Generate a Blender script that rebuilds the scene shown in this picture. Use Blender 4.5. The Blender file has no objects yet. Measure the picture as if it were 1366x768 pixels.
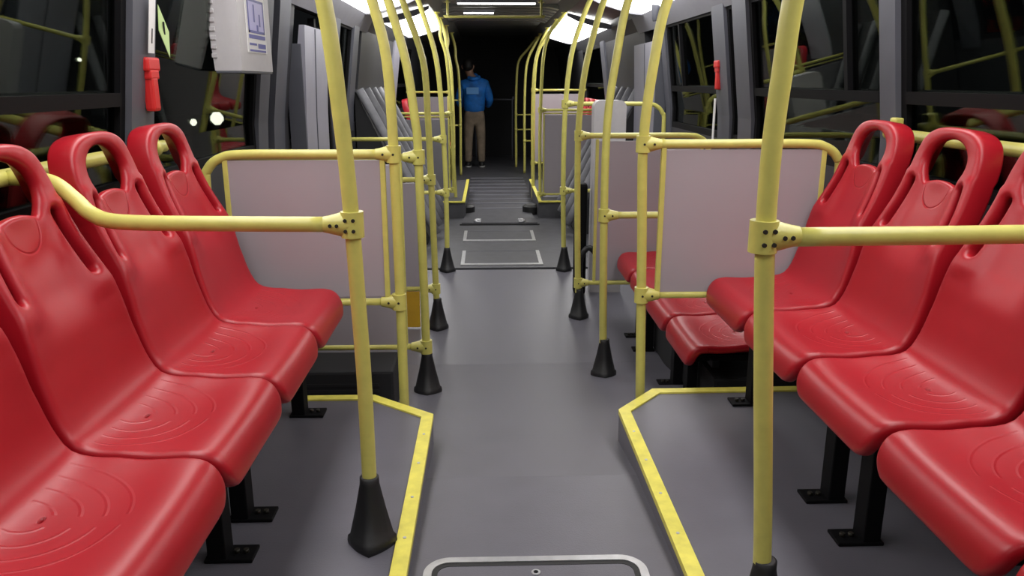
import bpy, bmesh, math, random
from mathutils import Vector, Matrix
from mathutils.geometry import delaunay_2d_cdt
random.seed(7)
sc = bpy.context.scene
COL = sc.collection

# ---------------------------------------------------------------- camera, world, exposure
F_PX = 1050.0                                  # focal length in pixels of the 1366 px wide frame
cam_d = bpy.data.cameras.new('camera')
cam = bpy.data.objects.new('camera', cam_d); COL.objects.link(cam)
cam_d.sensor_fit = 'HORIZONTAL'; cam_d.sensor_width = 36.0
cam_d.lens = F_PX * 36.0 / 1366.0
cam_d.clip_start = 0.02; cam_d.clip_end = 200
pitch = math.atan(276 / F_PX); yaw = math.atan(31 / F_PX / math.cos(pitch))
cam.location = (-0.145, 0.0, 1.2)
cam.rotation_euler = (math.pi / 2 - pitch, 0, -yaw)
sc.camera = cam

world = bpy.data.worlds.new('night'); sc.world = world; world.use_nodes = True
world.node_tree.nodes['Background'].inputs[0].default_value = (0.010, 0.011, 0.012, 1)
world.node_tree.nodes['Background'].inputs[1].default_value = 0.5
sc.view_settings.view_transform = 'Standard'; sc.view_settings.look = 'None'
sc.view_settings.gamma = 1.0; sc.view_settings.use_curve_mapping = False
sc.view_settings.exposure = 0.0
LIGHT = 6.6                                    # brightness of the lit cove panels
LIGHT_FAR = 9.0

# ---------------------------------------------------------------- materials
def mat(name, col, rough=0.5, metal=0.0, noise=None, bump=None, emit=None, coat=0.0, spec=0.5, vary_rough=0.0):
    m = bpy.data.materials.new(name); m.use_nodes = True
    nt = m.node_tree; b = nt.nodes['Principled BSDF']
    b.inputs['Base Color'].default_value = (*col, 1); b.inputs['Roughness'].default_value = rough
    b.inputs['Metallic'].default_value = metal; b.inputs['Coat Weight'].default_value = coat
    b.inputs['Specular IOR Level'].default_value = spec
    tc = nt.nodes.new('ShaderNodeTexCoord')
    if noise:
        sc_, amt = noise
        n = nt.nodes.new('ShaderNodeTexNoise'); n.inputs['Scale'].default_value = sc_; n.inputs['Detail'].default_value = 6
        r = nt.nodes.new('ShaderNodeValToRGB')
        r.color_ramp.elements[0].position = .3; r.color_ramp.elements[1].position = .7
        r.color_ramp.elements[0].color = (*[c * (1 - amt) for c in col], 1)
        r.color_ramp.elements[1].color = (*[min(1, c * (1 + amt)) for c in col], 1)
        nt.links.new(tc.outputs['Object'], n.inputs['Vector']); nt.links.new(n.outputs['Fac'], r.inputs['Fac'])
        nt.links.new(r.outputs['Color'], b.inputs['Base Color'])
        if vary_rough:
            mr = nt.nodes.new('ShaderNodeMapRange')
            mr.inputs['To Min'].default_value = rough - vary_rough; mr.inputs['To Max'].default_value = rough + vary_rough
            nt.links.new(n.outputs['Fac'], mr.inputs['Value']); nt.links.new(mr.outputs[0], b.inputs['Roughness'])
    if bump:
        sc_, st = bump
        n = nt.nodes.new('ShaderNodeTexNoise'); n.inputs['Scale'].default_value = sc_; n.inputs['Detail'].default_value = 3
        bp = nt.nodes.new('ShaderNodeBump'); bp.inputs['Strength'].default_value = st; bp.inputs['Distance'].default_value = .002
        nt.links.new(tc.outputs['Object'], n.inputs['Vector']); nt.links.new(n.outputs['Fac'], bp.inputs['Height'])
        nt.links.new(bp.outputs[0], b.inputs['Normal'])
    if emit:
        b.inputs['Emission Color'].default_value = (*emit[0], 1); b.inputs['Emission Strength'].default_value = emit[1]
    return m

M = {}
M['yellow'] = mat('yellow_paint', (.62, .575, .145), .34, noise=(30, .06), bump=(120, .12))
M['nosing'] = mat('yellow_nosing', (.80, .72, .12), .45, noise=(25, .12))
M['rubber'] = mat('black_rubber', (.012, .012, .013), .55, bump=(80, .3))
M['black'] = mat('black_steel', (.005, .005, .006), .6, spec=.12)
M['bolt'] = mat('dark_bolt', (.02, .018, .012), .5)
M['floor'] = mat('grey_vinyl_floor', (.128, .124, .148), .40, noise=(9, .07), bump=(260, .25), vary_rough=.06)
M['floor_far'] = mat('dark_ridged_floor', (.075, .075, .085), .5, noise=(12, .15), bump=(150, .4))
M['alu'] = mat('aluminium', (.62, .62, .64), .36, metal=.7, noise=(40, .1))
M['laminate'] = mat('greyish_pink_laminate', (.39, .35, .378), .38, noise=(3, .03))
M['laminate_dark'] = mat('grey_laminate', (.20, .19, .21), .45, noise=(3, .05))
M['orange'] = mat('orange_plate', (.62, .36, .02), .5, noise=(8, .1))
M['wall'] = mat('dark_grey_wall', (.035, .036, .042), .5, noise=(6, .1))
M['pillar'] = mat('grey_pillar', (.085, .088, .108), .45, noise=(8, .06))
M['column'] = mat('pale_grey_column', (.30, .295, .35), .42, noise=(8, .04))
M['housing'] = mat('off_white_plastic', (.50, .48, .50), .4, noise=(30, .03))
M['cove'] = mat('cove_grey', (.22, .22, .25), .45, noise=(8, .05))
M['ceil'] = mat('ceiling_grey', (.09, .09, .08), .5, noise=(8, .1))
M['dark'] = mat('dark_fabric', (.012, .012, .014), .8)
M['bellow'] = mat('bellows_grey', (.22, .22, .24), .6, noise=(15, .12))
M['redbox'] = mat('red_hammer_plastic', (.55, .02, .02), .32)
M['white'] = mat('white_sticker', (.75, .74, .74), .45)
M['green'] = mat('green_sticker', (.38, .50, .20), .45)
M['blue'] = mat('blue_print', (.05, .05, .32), .45)
M['lilac'] = mat('lilac_print', (.45, .42, .75), .45)
M['light'] = mat('lit_diffuser', (.8, .8, .8), .5, emit=((1, .985, .97), LIGHT))
M['light_far'] = mat('lit_diffuser_rear', (.8, .8, .8), .5, emit=((1, .985, .97), LIGHT_FAR))
M['lamp'] = mat('lit_street_lamp', (.8, .8, .8), .5, emit=((1, .93, .8), 9))
M['jacket'] = mat('blue_jacket_cloth', (.010, .15, .52), .7, noise=(9, .35), bump=(25, .8))
M['patch'] = mat('light_blue_patch', (.12, .36, .78), .5)
M['khaki'] = mat('khaki_trousers', (.22, .17, .12), .85, noise=(9, .25))
M['skin'] = mat('skin', (.32, .18, .12), .5)
M['hair'] = mat('black_hair', (.008, .007, .006), .6)
M['shoe'] = mat('dark_shoe', (.02, .02, .02), .5)
M['sole'] = mat('pale_sole', (.5, .5, .48), .6)
M['ground'] = mat('asphalt', (.02, .02, .02), .8, noise=(3, .3))

def glass_mat():
    m = bpy.data.materials.new('tinted_glass'); m.use_nodes = True
    nt = m.node_tree; nt.nodes.clear()
    out = nt.nodes.new('ShaderNodeOutputMaterial'); mix = nt.nodes.new('ShaderNodeMixShader')
    tr = nt.nodes.new('ShaderNodeBsdfTransparent'); tr.inputs[0].default_value = (.45, .47, .46, 1)
    gl = nt.nodes.new('ShaderNodeBsdfGlossy'); gl.inputs['Roughness'].default_value = .015
    gl.inputs[0].default_value = (.9, .95, .88, 1)
    fr = nt.nodes.new('ShaderNodeFresnel'); fr.inputs[0].default_value = 1.5
    mu = nt.nodes.new('ShaderNodeMath'); mu.operation = 'MULTIPLY'; mu.inputs[1].default_value = .5
    nt.links.new(fr.outputs[0], mu.inputs[0])
    nt.links.new(mu.outputs[0], mix.inputs[0]); nt.links.new(tr.outputs[0], mix.inputs[1])
    nt.links.new(gl.outputs[0], mix.inputs[2]); nt.links.new(mix.outputs[0], out.inputs[0])
    return m
M['glass'] = glass_mat()

SEAT_LEN = 1.0    # set below from the seat profile
SMILE = .785
def seat_mat():
    """red moulded plastic; faint moulded rings in the pan and a smile-shaped groove on the head panel"""
    m = mat('red_seat_plastic', (.385, .007, .016), .36, noise=(4, .08), coat=0.0)
    nt = m.node_tree; b = nt.nodes['Principled BSDF']
    uv = nt.nodes.new('ShaderNodeUVMap'); uv.uv_map = 'shell'
    def dist(cx, cy, sx, sy):
        mp = nt.nodes.new('ShaderNodeMapping'); mp.inputs['Location'].default_value = (-cx * sx, -cy * sy, 0)
        mp.inputs['Scale'].default_value = (sx, sy, 1)
        ln = nt.nodes.new('ShaderNodeVectorMath'); ln.operation = 'LENGTH'
        nt.links.new(uv.outputs[0], mp.inputs[0]); nt.links.new(mp.outputs[0], ln.inputs[0]); return ln.outputs['Value']
    def math_(op, a, c, d=None):
        n = nt.nodes.new('ShaderNodeMath'); n.operation = op
        for i, v in enumerate((a, c, d)):
            if v is None: continue
            if isinstance(v, (int, float)): n.inputs[i].default_value = v
            else: nt.links.new(v, n.inputs[i])
        return n.outputs[0]
    sp = nt.nodes.new('ShaderNodeSeparateXYZ'); nt.links.new(uv.outputs[0], sp.inputs[0])
    total = None
    d1 = dist(0.0, .33, 1.0, 1.0)
    for R in (.045, .085, .125, .165):
        e = math_('SUBTRACT', d1, R); e = math_('ABSOLUTE', e, 0); e = math_('DIVIDE', e, .0045)
        e = math_('SUBTRACT', 1.0, e); e = math_('MAXIMUM', e, 0.0)
        total = e if total is None else math_('ADD', total, e)
    keep = math_('LESS_THAN', sp.outputs['Y'], .34)          # only towards the front edge
    side = math_('GREATER_THAN', math_('MULTIPLY', math_('ABSOLUTE', sp.outputs['X'], 0), 1.0), .018)
    total = math_('MULTIPLY', math_('MULTIPLY', total, keep), side)
    d2 = dist(0.0, SMILE, 1.0, 1.0)
    g = math_('MAXIMUM', math_('SUBTRACT', 1.0, math_('DIVIDE', math_('ABSOLUTE', math_('SUBTRACT', d2, .058), 0), .004)), 0.0)
    g = math_('MULTIPLY', g, math_('LESS_THAN', sp.outputs['Y'], SMILE + .004))
    total = math_('SUBTRACT', total, math_('MULTIPLY', g, 1.8))
    bp = nt.nodes.new('ShaderNodeBump'); bp.inputs['Strength'].default_value = .3; bp.inputs['Distance'].default_value = .003
    nt.links.new(total, bp.inputs['Height'])
    n = nt.nodes.new('ShaderNodeTexNoise'); n.inputs['Scale'].default_value = 350
    bp2 = nt.nodes.new('ShaderNodeBump'); bp2.inputs['Strength'].default_value = .12; bp2.inputs['Distance'].default_value = .001
    nt.links.new(n.outputs['Fac'], bp2.inputs['Height']); nt.links.new(bp.outputs[0], bp2.inputs['Normal'])
    nt.links.new(bp2.outputs[0], b.inputs['Normal'])
    return m
M['seat'] = seat_mat()

# ---------------------------------------------------------------- mesh helpers
class MB:
    def __init__(s): s.bm = bmesh.new()
    def box(s, x0, x1, y0, y1, z0, z1, bevel=0.0, rot=None):
        b = bmesh.new(); bmesh.ops.create_cube(b, size=1)
        for v in b.verts: v.co = Vector(((x0 + x1) / 2 + v.co.x * (x1 - x0), (y0 + y1) / 2 + v.co.y * (y1 - y0), (z0 + z1) / 2 + v.co.z * (z1 - z0)))
        if bevel > 0: bmesh.ops.bevel(b, geom=b.edges[:], offset=bevel, segments=2, affect='EDGES', profile=.6)
        if rot is not None: bmesh.ops.transform(b, matrix=rot, verts=b.verts)
        s._merge(b); return s
    def _merge(s, b):
        me = bpy.data.meshes.new('tmp'); b.to_mesh(me); b.free(); s.bm.from_mesh(me); bpy.data.meshes.remove(me)
    def prism(s, poly, a, b_, axis='y'):
        """polygon of (u,v) extruded along axis from a to b_"""
        def P(u, v, w): return {'y': (u, w, v), 'z': (u, v, w), 'x': (w, u, v)}[axis]
        va = [s.bm.verts.new(P(u, v, a)) for u, v in poly]; vb = [s.bm.verts.new(P(u, v, b_)) for u, v in poly]
        n = len(poly)
        s.bm.faces.new(va); s.bm.faces.new(vb[::-1])
        for i in range(n): s.bm.faces.new((va[i], vb[i], vb[(i + 1) % n], va[(i + 1) % n]))
        return s
    def tube(s, pts, r, seg=14, smooth=6):
        pts = catmull([Vector(p) for p in pts], smooth) if len(pts) > 2 and smooth > 1 else [Vector(p) for p in pts]
        rings = []; nrm = None
        for i, p in enumerate(pts):
            t = (pts[min(i + 1, len(pts) - 1)] - pts[max(i - 1, 0)]).normalized()
            if nrm is None: nrm = t.orthogonal().normalized()
            else:
                nrm = nrm - t * nrm.dot(t); nrm.normalize()
            bn = t.cross(nrm); rr = r(i / (len(pts) - 1)) if callable(r) else r
            rings.append([s.bm.verts.new(p + (nrm * math.cos(a) + bn * math.sin(a)) * rr) for a in [2 * math.pi * k / seg for k in range(seg)]])
        for a, b in zip(rings, rings[1:]):
            for k in range(seg):
                f = s.bm.faces.new((a[k], a[(k + 1) % seg], b[(k + 1) % seg], b[k])); f.smooth = True
        s.bm.faces.new(rings[0][::-1]); s.bm.faces.new(rings[-1]); return s
    def cyl(s, p, q, r, seg=16): return s.tube([p, q], r, seg, 1)
    def loft(s, loops):
        """closed rings of equal length"""
        R = [[s.bm.verts.new(p) for p in L] for L in loops]; n = len(R[0])
        for a, b in zip(R, R[1:]):
            for k in range(n): s.bm.faces.new((a[k], a[(k + 1) % n], b[(k + 1) % n], b[k]))
        s.bm.faces.new(R[0][::-1]); s.bm.faces.new(R[-1]); return s
    def build(s, name, m, parent=None, smooth=False):
        bmesh.ops.recalc_face_normals(s.bm, faces=s.bm.faces)
        me = bpy.data.meshes.new(name); s.bm.to_mesh(me); s.bm.free()
        if smooth:
            for p in me.polygons: p.use_smooth = True
        me.materials.append(m)
        o = bpy.data.objects.new(name, me); COL.objects.link(o)
        if parent is not None: o.parent = parent
        return o

def catmull(P, n):
    out = []
    Q = [P[0] * 2 - P[1]] + P + [P[-1] * 2 - P[-2]]
    for i in range(1, len(Q) - 2):
        p0, p1, p2, p3 = Q[i - 1:i + 3]
        for k in range(n):
            t = k / n
            out.append(.5 * ((2 * p1) + (p2 - p0) * t + (2 * p0 - 5 * p1 + 4 * p2 - p3) * t * t + (3 * p1 - p0 - 3 * p2 + p3) * t ** 3))
    out.append(P[-1]); return out

def thing(name, label, cat, loc=(0, 0, 0), group=None, rz=0):
    o = bpy.data.objects.new(name, None); COL.objects.link(o); o.empty_display_size = .1
    o.location = loc; o.rotation_euler = (0, 0, rz); o['label'] = label; o['category'] = cat
    if group: o['group'] = group
    return o
def tag(o, label, cat, group=None):
    o['label'] = label; o['category'] = cat
    if group: o['group'] = group
    return o
def struct(o): o['kind'] = 'structure'; return o

def fz(Y):
    """height of the aisle floor: level by the camera, ramping down to the low part"""
    pts = [(-9, .055), (1.5, .055), (2.2, .02), (3.8, -.2), (99, -.2)]
    for (a, za), (b, zb) in zip(pts, pts[1:]):
        if a <= Y <= b: return za + (zb - za) * (Y - a) / (b - a)
    return -.2
PZ = .085                                      # top of the two raised seat platforms

# ---------------------------------------------------------------- shell of the bus
def wx(z): return 1.275 - .13 * max(0, z - 1.0)

ys = [-2.5, 1.5, 1.85, 2.2] + [2.2 + 1.6 * k / 8 for k in range(1, 9)] + [5.88]
f = MB()
f.prism([(y, fz(y)) for y in ys] + [(5.88, -.5), (-2.5, -.5)], -1.35, 1.35, 'x')
fl = f.build('floor', M['floor']); struct(fl)
struct(MB().box(-1.35, 1.35, 5.95, 15.6, -.5, -.2).build('floor', M['floor_far']))
struct(MB().box(-1.35, 1.35, 5.88, 5.95, -.5, -.215).build('trim_threshold', M['rubber']))

# raised platforms with yellow nosing
def platform(poly, nos, side):
    p = MB().prism(poly, -.25, PZ, 'z').build('floor_platform_' + side, M['floor']); struct(p)
    n = MB()
    pts = nos; w = .040
    # mitred strip: offset of the outer line towards the inside of the platform
    def off(i):
        p = Vector(pts[i])
        def nrm(a, b):
            d = (Vector(b) - Vector(a)).normalized(); v = Vector((-d.y, d.x))
            return -v if side == 'left' else v
        ns = []
        if i > 0: ns.append(nrm(pts[i - 1], pts[i]))
        if i < len(pts) - 1: ns.append(nrm(pts[i], pts[i + 1]))
        m_ = sum(ns, Vector((0, 0))).normalized(); k = w / max(.3, m_.dot(ns[0]))
        return p + m_ * k
    inner = [off(i) for i in range(len(pts))]
    def q(p, z): return n.bm.verts.new((p[0], p[1], z))
    a = [q(p, PZ + .006) for p in pts]; b = [q(p, PZ + .006) for p in inner]
    a2 = [q(p, PZ - .012) for p in pts]; b2 = [q(p, PZ - .002) for p in inner]
    for i in range(len(pts) - 1):
        n.bm.faces.new((a[i], a[i + 1], b[i + 1], b[i])); n.bm.faces.new((a[i], a2[i], a2[i + 1], a[i + 1]))
        n.bm.faces.new((b[i], b[i + 1], b2[i + 1], b2[i])); n.bm.faces.new((a2[i], b2[i], b2[i + 1], a2[i + 1]))
    t = n.build('trim_nosing_' + side, M['nosing']); struct(t)
    sgn = -1 if side == 'left' else 1
    for k in range(9):                          # screws along the long edge
        y = 2.36 - k * .2
        x = pts[2][0] + (pts[3][0] - pts[2][0]) * (pts[2][1] - y) / (pts[2][1] - pts[3][1]) + sgn * .02
        MB().cyl((x, y, PZ + .005), (x, y, PZ + .0075), .0045, 10).build('screw', M['alu'], t)
L_n = [(-1.27, 2.70), (-.565, 2.70), (-.339, 2.52), (-.352, -2.4)]
R_n = [(1.27, 2.74), (.462, 2.728), (.305, 2.54), (.335, -2.4)]
platform([(-1.27, 2.70), (-.565, 2.70), (-.341, 2.52), (-.354, -2.4), (-1.27, -2.4)], L_n, 'left')
platform([(1.27, 2.74), (.462, 2.728), (.307, 2.54), (.337, -2.4), (1.27, -2.4)], R_n, 'right')

# walls: lower band, pillars, header, cove
def wall(side, pillars, blank):
    s = -1 if side == 'left' else 1
    lo = MB().prism([(s * 1.275, -.3), (s * 1.275, .86), (s * 1.34, .86), (s * 1.34, -.3)], -2.5, 15.6)
    lo.prism([(s * wx(1.62), 1.62), (s * 1.13, 1.73), (s * 1.13, 1.80), (s * 1.30, 1.80), (s * 1.30, 1.62)], -2.5, 15.6)
    for a, b in blank:
        lo.prism([(s * 1.275, .86), (s * 1.275, 1.0), (s * wx(1.63), 1.63), (s * 1.34, 1.63), (s * 1.34, .86)], a, b)
    w = lo.build('wall_' + side, M['wall']); struct(w)
    for a, b, mt in pillars:
        p = MB().prism([(s * 1.265, .80), (s * 1.255, 1.0), (s * (wx(1.64) - .02), 1.64), (s * (wx(1.64) + .08), 1.64), (s * 1.34, .86)], a, b)
        struct(p.build('trim_pillar', M[mt]))
    cv = MB().prism([(s * (wx(1.60) - .012), 1.60), (s * 1.12, 1.725), (s * 1.13, 1.75), (s * 1.2, 1.63)], -2.5, 7.2)
    struct(cv.build('trim_cove_' + side, M['cove']))
wall('left', [(2.52, 2.69, 'pillar'), (3.93, 4.10, 'pillar'), (4.22, 4.44, 'pillar'), (5.62, 5.9, 'pillar'), (6.5, 6.75, 'pillar'), (9.3, 9.9, 'column')],
     [(4.44, 4.6), (7.0, 9.3), (11.5, 15.6)])
wall('right', [(2.70, 2.81, 'pillar'), (4.23, 4.46, 'pillar'), (4.62, 4.86, 'pillar'), (6.15, 6.30, 'pillar'), (9.3, 9.6, 'pillar')],
     [(7.0, 9.3), (11.5, 15.6)])
struct(MB().box(-1.3, 1.3, 15.5, 15.6, -.3, 2.1).build('wall_back', M['dark']))
struct(MB().box(-1.3, 1.3, -2.6, -2.5, -.3, 2.1).build('wall_front', M['wall']))
c = MB().prism([(-.68, 1.885), (-.62, 1.96), (.62, 1.96), (.68, 1.885), (.72, 2.06), (-.72, 2.06)], -2.5, 7.3)
struct(c.build('ceiling', M['ceil']))
c = MB().prism([(-1.13, 1.80), (-.68, 1.885), (-.70, 2.06), (-1.3, 2.06), (-1.3, 1.80)], -2.5, 15.5)
c.prism([(1.13, 1.80), (.68, 1.885), (.70, 2.06), (1.3, 2.06), (1.3, 1.80)], -2.5, 15.5)
struct(c.build('ceiling_cove', M['ceil']))
c = MB().prism([(-.68, 1.885), (-.6, 1.985), (.6, 1.985), (.68, 1.885), (.72, 2.06), (-.72, 2.06)], 7.3, 15.5)
struct(c.build('ceiling', M['ceil']))
# pleats of the ceiling above the bend
for k in range(7):
    y = 8.75 + k * .32
    o = MB().prism([(-.62, 1.93), (-.5, 1.955), (.5, 1.955), (.62, 1.93), (.62, 1.99), (-.62, 1.99)], y, y + .16).build('trim_ceiling_pleat', M['ceil']); struct(o)

# windows
wn = 0
def window(side, y0, y1, divider=True, mull=None):
    global wn
    wn += 1; s = -1 if side == 'left' else 1
    t = thing('window_%d' % wn, '', '', (0, 0, 0)); del t['label']; del t['category']; struct(t)
    def X(z, d): return s * (wx(z) + d)
    def bar(name, z0, z1, a, b, d0=.0, d1=.03):
        return MB().prism([(X(z0, d0), z0), (X(z1, d0), z1), (X(z1, d1), z1), (X(z0, d1), z0)], a, b).build(name, M['black'], t)
    g = MB()
    for z0, z1 in ((.88, 1.0), (1.0, 1.61)):
        g.prism([(X(z0, .018), z0), (X(z1, .018), z1), (X(z1, .023), z1), (X(z0, .023), z0)], y0 + .01, y1 - .01)
    g.build('pane', M['glass'], t)
    bar('window_frame', .86, .90, y0, y1); bar('window_frame', 1.585, 1.62, y0, y1)
    for a in (y0, y1 - .035):
        bar('window_frame', .90, 1.0, a, a + .035); bar('window_frame', 1.0, 1.585, a, a + .035)
    if divider: bar('window_divider', 1.125, 1.165, y0 + .035, y1 - .035, -.006, .034)
    if mull: bar('window_divider', 1.165, 1.585, mull, mull + .03, -.004, .03)
window('left', -2.4, .95); window('left', .98, 2.52, mull=1.36); window('left', 2.69, 3.93, divider=False)
window('left', 5.9, 6.5, divider=False); window('left', 9.9, 11.5)
window('right', -2.4, 1.1); window('right', 1.13, 2.70, mull=1.5); window('right', 2.81, 4.23, mull=3.1); window('right', 4.46, 4.62, divider=False)
window('right', 4.86, 6.15, mull=5.75); window('right', 9.6, 11.5)

# a tall pale column on each side, and the door beside the left one
def column(s, y0, y1, label):
    t = thing('grey_column', label, 'column', (s * 1.22, y0, -.2))
    poly = [(s * .055, 0), (s * .035, 1.2), (s * -.04, 1.70), (s * -.07, 1.70), (s * -.05, 1.2), (s * -.035, 0)]
    MB().prism(poly, 0, y1 - y0).build('column_cover', M['column'], t)
    MB().prism([(u - s * .004, v * .995) for u, v in poly], (y1 - y0) * .42, (y1 - y0) * .44).build('seam', M['pillar'], t)
    MB().box(-.045, .045, -.012, 0, .1, 1.6, .004).build('edge_strip', M['pillar'], t)
column(-1, 4.60, 5.22, 'pale grey full-height column on the left wall beyond the white housing')
column(1, 6.36, 7.2, 'pale grey full-height column on the right wall before the folded bellows')
d = thing('door_1', '', '', (-1.26, 5.24, -.2)); del d['label']; del d['category']; struct(d)
MB().box(-.01, .03, 0, .05, 0, 1.78).build('door_frame', M['black'], d)
MB().box(-.01, .03, .33, .37, 0, 1.78).build('door_frame', M['black'], d)
MB().box(.005, .012, .05, .33, .1, 1.74).build('door_pane', M['glass'], d)
MB().cyl((.045, .35, .8), (.045, .35, 1.4), .012).build('door_handle', M['pillar'], d)

# ---------------------------------------------------------------- cove lights
def cove_light(s, y0, y1, m, label):
    t = thing('ceiling_light', label, 'light', (s * .905, (y0 + y1) / 2, 1.80), group='lit ceiling panels')
    h = (y1 - y0) / 2; MBx = MB()
    prof = [(.215, -.072), (.12, -.062), (0, -.035), (-.12, .005), (-.215, .052)]
    MBx.prism([(s * a, b) for a, b in prof] + [(s * -.215, .068), (s * .215, -.05)], -h, h)
    MBx.build('diffuser', m, t)
    for yy in (-h - .02, h):
        MB().prism([(s * .225, -.085), (s * .12, -.075), (s * -.12, -.006), (s * -.225, .045), (s * -.225, .075), (s * .225, -.04)], yy, yy + .02).build('end_cap', M['cove'], t)
for y0, y1, m, w in ((-1.7, -.7, 'light', 'added behind the photographer'), (.5, 3.3, 'light', 'added above the near seats'), (4.1, 6.7, 'light', 'before the bend'), (8.5, 11.0, 'light_far', 'beyond the bend')):  # the two near pairs are out of view, added for brightness
    for s, n in ((-1, 'left'), (1, 'right')):
        if m == 'light_far': y0, y1 = (7.75, 10.3) if s < 0 else (8.5, 12.0)
        cove_light(s, y0, y1, M[m], 'long glowing white panel on the %s side of the ceiling, %s' % (n, w))

# hanging yellow bar and strip lamp over the bend
t = thing('overhead_grab_bar', 'yellow bar hanging from the ceiling across the aisle', 'handrail', (-.067, 8.3, 1.82))
MB().tube([(-.467, 0, .17), (-.467, 0, .03), (-.457, 0, .008), (-.435, 0, 0), (.435, 0, 0), (.457, 0, .008), (.467, 0, .03), (.467, 0, .17)], .013, 12, 5).build('bar', M['yellow'], t)
for x in (-.467, .467): MB().cyl((x, 0, .135), (x, 0, .14), .03).build('flange', M['yellow'], t)
t = thing('strip_lamp', 'thin white strip lamp across the ceiling above the hanging bar', 'light', (-.045, 8.35, 1.955))
MB().box(-.40, .40, -.02, .02, 0, .03).build('lamp_housing', M['cove'], t)
MB().box(-.39, .39, -.015, .015, -.012, 0).build('lamp_tube', M['light_far'], t)
t = thing('strip_lamp', 'short white strip lamp on the ceiling just beyond the hanging bar', 'light', (-.23, 9.0, 1.915))
MB().box(-.17, .17, -.02, .02, 0, .03).build('lamp_housing', M['cove'], t)
MB().box(-.16, .16, -.015, .015, -.012, 0).build('lamp_tube', M['light_far'], t)

# ---------------------------------------------------------------- seats
PROF = [(.160, .995), (.176, .90), (.202, .795), (.256, .655), (.283, .555), (.306, .478), (.336, .432), (.390, .412), (.476, .408), (.560, .416), (.597, .408), (.622, .376), (.633, .330)]
prof_pts = catmull([Vector((a, 0, b)) for a, b in PROF[::-1]], 16)
arc = [0.0]
for a, b in zip(prof_pts, prof_pts[1:]): arc.append(arc[-1] + (b - a).length)
LEN = arc[-1]
def prof(v):
    v = min(max(v, 0), LEN - 1e-6)
    import bisect
    i = min(bisect.bisect_right(arc, v) - 1, len(arc) - 2)
    t = (v - arc[i]) / (arc[i + 1] - arc[i]); p = prof_pts[i].lerp(prof_pts[i + 1], t)
    i0 = max(i - 3, 0); i1 = min(i + 4, len(prof_pts) - 1)
    tg = (prof_pts[i1] - prof_pts[i0]).normalized()
    return p, Vector((tg.z, 0, -tg.x))          # normal towards the sitter

def outline():
    """half outline (u, w) with w measured down from the top of the back"""
    H = [(0, 0), (.055, .002), (.102, .013), (.134, .036), (.152, .075), (.160, .12), (.168, .19), (.179, .28), (.189, .36), (.197, .45), (.203, .55), (.205, .66),
         (.206, .80), (.206, LEN - .13), (.203, LEN - .07), (.193, LEN - .03), (.170, LEN - .006), (.14, LEN), (.06, LEN), (0, LEN)]
    pts = [Vector((a, b)) for a, b in H]
    half = catmull(pts, 5)
    full = [(p.x, p.y) for p in half] + [(-p.x, p.y) for p in half[-2:0:-1]]
    return full
def hole():
    pts = []
    for k in range(25):
        a = math.pi * k / 24; pts.append((.100 * math.cos(a), .100 - .068 * math.sin(a)))
    pts += [(-.097, .114), (-.088, .132), (-.077, .152), (-.070, .1545), (-.052, .149), (-.027, .1445), (0, .143), (.027, .1445), (.052, .149), (.070, .1545), (.077, .152), (.088, .132), (.097, .114)]
    return pts
def slot(sg):
    a = Vector((sg * .121, .160)); b = Vector((sg * .142, .292)); d = (b - a).normalized(); n = Vector((-d.y, d.x)); pts = []
    for k in range(9):
        t = math.pi * k / 8; pts.append(a + n * math.cos(t) * .0125 - d * math.sin(t) * .012)
    for k in range(9):
        t = math.pi * k / 8; pts.append(b - n * math.cos(t) * .0155 + d * math.sin(t) * .015)
    return [(p.x, p.y) for p in pts]
def drain():
    return [(.011 * math.cos(2 * math.pi * k / 10), LEN - .30 + .004 * math.sin(2 * math.pi * k / 10)) for k in range(10)]

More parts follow.
